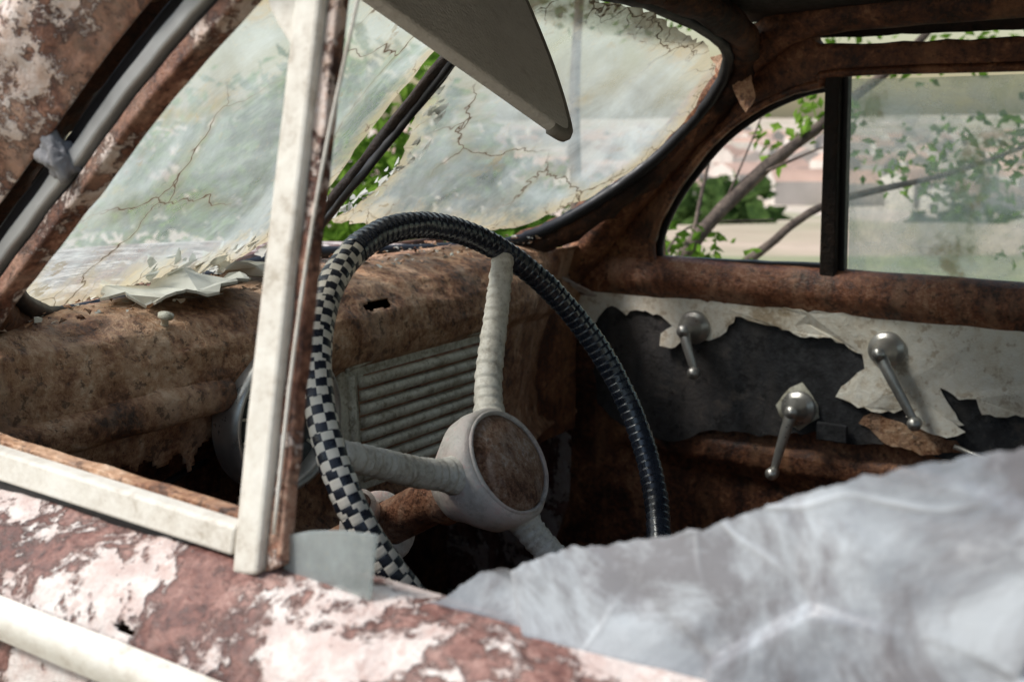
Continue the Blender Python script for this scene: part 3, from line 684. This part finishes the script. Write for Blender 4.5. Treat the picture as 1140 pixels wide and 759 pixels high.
def leaves(name,clumps,size,mat,parent,seed=1):
    rd=random.Random(seed); V=[];F=[]
    for (c,r,n) in clumps:
        c=Vector(c)
        for _ in range(n):
            while True:
                p=Vector((rd.uniform(-1,1),rd.uniform(-1,1),rd.uniform(-1,1)))
                if p.length<1: break
            q=c+Vector((p.x*r[0],p.y*r[1],p.z*r[2]))
            if noise.noise(q*3.2/ max(r[0],.4))<-.08: continue
            s=size*rd.uniform(.6,1.3); d=Vector((rd.uniform(-1,1),rd.uniform(-1,1),rd.uniform(-1,.6))).normalized()
            w=d.cross(Vector((rd.uniform(-1,1),rd.uniform(-1,1),rd.uniform(-1,1)))).normalized()
            k=len(V); up=d.cross(w)*s*.12
            V+=[q,q+d*s*.45+w*s*.28+up,q+d*s,q+d*s*.45-w*s*.28+up]; F.append([k,k+1,k+2,k+3])
    return mk(name,V,F,mat,parent)
tr=empty('leafy_tree')
def limb(P,r0,r1): tube('limb',catmull(P,6),lambda t:r0+(r1-r0)*t,M_bark,tr,8,wob=.3)
limb([(-.98,2.32,-1.15),(-.95,2.35,-.75),(-.88,2.40,-.35),(-.76,2.44,-.094),(-.63,2.58,.10),(-.474,2.715,.262),(-.25,2.95,.55),(-.1,3.1,1.1)],.034,.007)
limb([(-.88,2.40,-.35),(-.62,2.527,-.13),(-.459,2.669,.02),(-.15,2.95,.12),(.2,3.3,.3)],.017,.005)
limb([(-.95,2.35,-.75),(-1.2,2.6,-.2),(-1.35,2.8,.4),(-1.4,3.0,1.2)],.03,.010)
limb([(-.76,2.44,-.094),(-.78,2.6,.15),(-.72,2.7,.5)],.007,.003)
limb([(-.63,2.58,.10),(-.50,2.6,.16),(-.40,2.68,.21)],.005,.002)
limb([(-.85,2.4,-.2),(-.80,2.5,-.05),(-.62,2.7,-.03)],.005,.002)
limb([(-.70,2.50,.0),(-.66,2.55,.14),(-.60,2.6,.34)],.004,.002)
cl=[((-.78,2.42,-.08),(.13,.12,.06),70),((-.68,2.5,-.12),(.12,.1,.05),50),((-.50,2.75,.27),(.12,.12,.07),90),((-.62,2.7,.20),(.1,.1,.1),40),((-.12,3.3,.12),(.45,.35,.16),520),((.15,3.4,.25),(.35,.3,.2),520),((.2,3.5,-.1),(.4,.3,.2),300),((-.2,3.2,.7),(.8,.8,.35),1200),((-1.3,3.0,.9),(.7,.6,.4),900),((.5,3.6,.6),(.7,.5,.4),900)]
leaves('leaves',cl,.042,M_leaf,tr,3)
b1=empty('green_bush')
leaves('bush_leaves',[((-2.9,3.5,-.1),(.8,.7,.75),5200),((-2.5,4.0,-.5),(1.0,.7,.6),3500),((-3.8,3.4,-.3),(.9,.8,.8),3500)],.09,M_leaf,b1,5)
tube('bush_stem',[(-2.9,3.5,-1.2),(-2.9,3.5,-.3)],.04,M_bark,b1,8)
b2=empty('green_bush')
leaves('bush_leaves',[((-1.9,3.6,-.65),(.9,.6,.5),3800),((-1.2,4.2,-.85),(.9,.6,.38),2600)],.08,M_leaf,b2,6)
tube('bush_stem',[(-1.9,3.6,-1.2),(-1.9,3.6,-.6)],.04,M_bark,b2,8)
rd=random.Random(9); cl=[]
for i in range(110):
    a=math.radians(rd.uniform(15,175)); r=rd.uniform(35,260); x,y=r*math.cos(a),r*math.sin(a); s=rd.uniform(1.2,3)
    cl.append(((x,y,terr(x,y)+s*.7),(s,s,s*.8),150))
leaves('distant_trees',cl,1.0,M_leafd,None,8)
V=[];F=[];mi=[]
for i in range(420):
    a=math.radians(rd.uniform(55,150)); r=rd.uniform(230,900); x,y=r*math.cos(a),r*math.sin(a); z=terr(x,y)-1
    w,d,h=rd.uniform(4,9),rd.uniform(4,7),rd.uniform(3.5,7); th=rd.random()*3; ca,sa=math.cos(th),math.sin(th); k=len(V)
    for (px,py,pz) in((-w,-d,0),(w,-d,0),(w,d,0),(-w,d,0),(-w,-d,h),(w,-d,h),(w,d,h),(-w,d,h),(-w,0,h+2.5),(w,0,h+2.5)):
        V.append((x+px*ca-py*sa,y+px*sa+py*ca,z+pz))
    for f_,m_ in (([0,1,5,4],0),([1,2,6,9,5],0),([2,3,7,6],0),([3,0,4,8,7],0),([4,5,9,8],1),([6,7,8,9],1)): F.append([k+q for q in f_]); mi.append(m_)
mk('distant_houses',V,F,[simple('pale_render',(.66,.60,.55),.9,bs=.3),simple('faded_tile_roof',(.50,.34,.27),.9,bs=.3)],None,False,mi)

# ------------------------------------------------------------ light
el=math.radians(51); sd=Vector((-.66,-.52,0)).normalized(); D=Vector((sd.x*math.cos(el),sd.y*math.cos(el),math.sin(el)))
W=bpy.data.worlds.new('World'); S.world=W; W.use_nodes=True; nt=W.node_tree
bg=nt.nodes['Background']; sky=nt.nodes.new('ShaderNodeTexSky'); sky.sky_type='NISHITA'; sky.sun_disc=False
sky.sun_elevation=el; sky.sun_rotation=math.atan2(sd.x,sd.y)%(2*math.pi); sky.dust_density=2.0; sky.air_density=1.5; sky.ozone_density=.5
nt.links.new(sky.outputs[0],bg.inputs[0]); bg.inputs[1].default_value=.15
ld=bpy.data.lights.new('sun','SUN'); ld.energy=5.0; ld.angle=math.radians(16); ld.color=(1,.965,.92)
lo=bpy.data.objects.new('sun',ld); COL.objects.link(lo); lo.rotation_euler=D.to_track_quat('Z','Y').to_euler(); lo.location=D*20

# ------------------------------------------------------------ camera
cd=bpy.data.cameras.new('camera'); cam=bpy.data.objects.new('camera',cd); COL.objects.link(cam); S.camera=cam
cam.location=(.55,-.43,.25); a=math.radians(33.6); p=math.radians(11.1)
fw=Vector((-math.sin(a)*math.cos(p),math.cos(a)*math.cos(p),-math.sin(p)))
cam.rotation_euler=fw.to_track_quat('-Z','Y').to_euler()
cd.sensor_width=36; cd.lens=1250/1140*36; cd.clip_start=.02; cd.clip_end=20000
cd.dof.use_dof=True; cd.dof.focus_distance=1.12; cd.dof.aperture_fstop=8.0
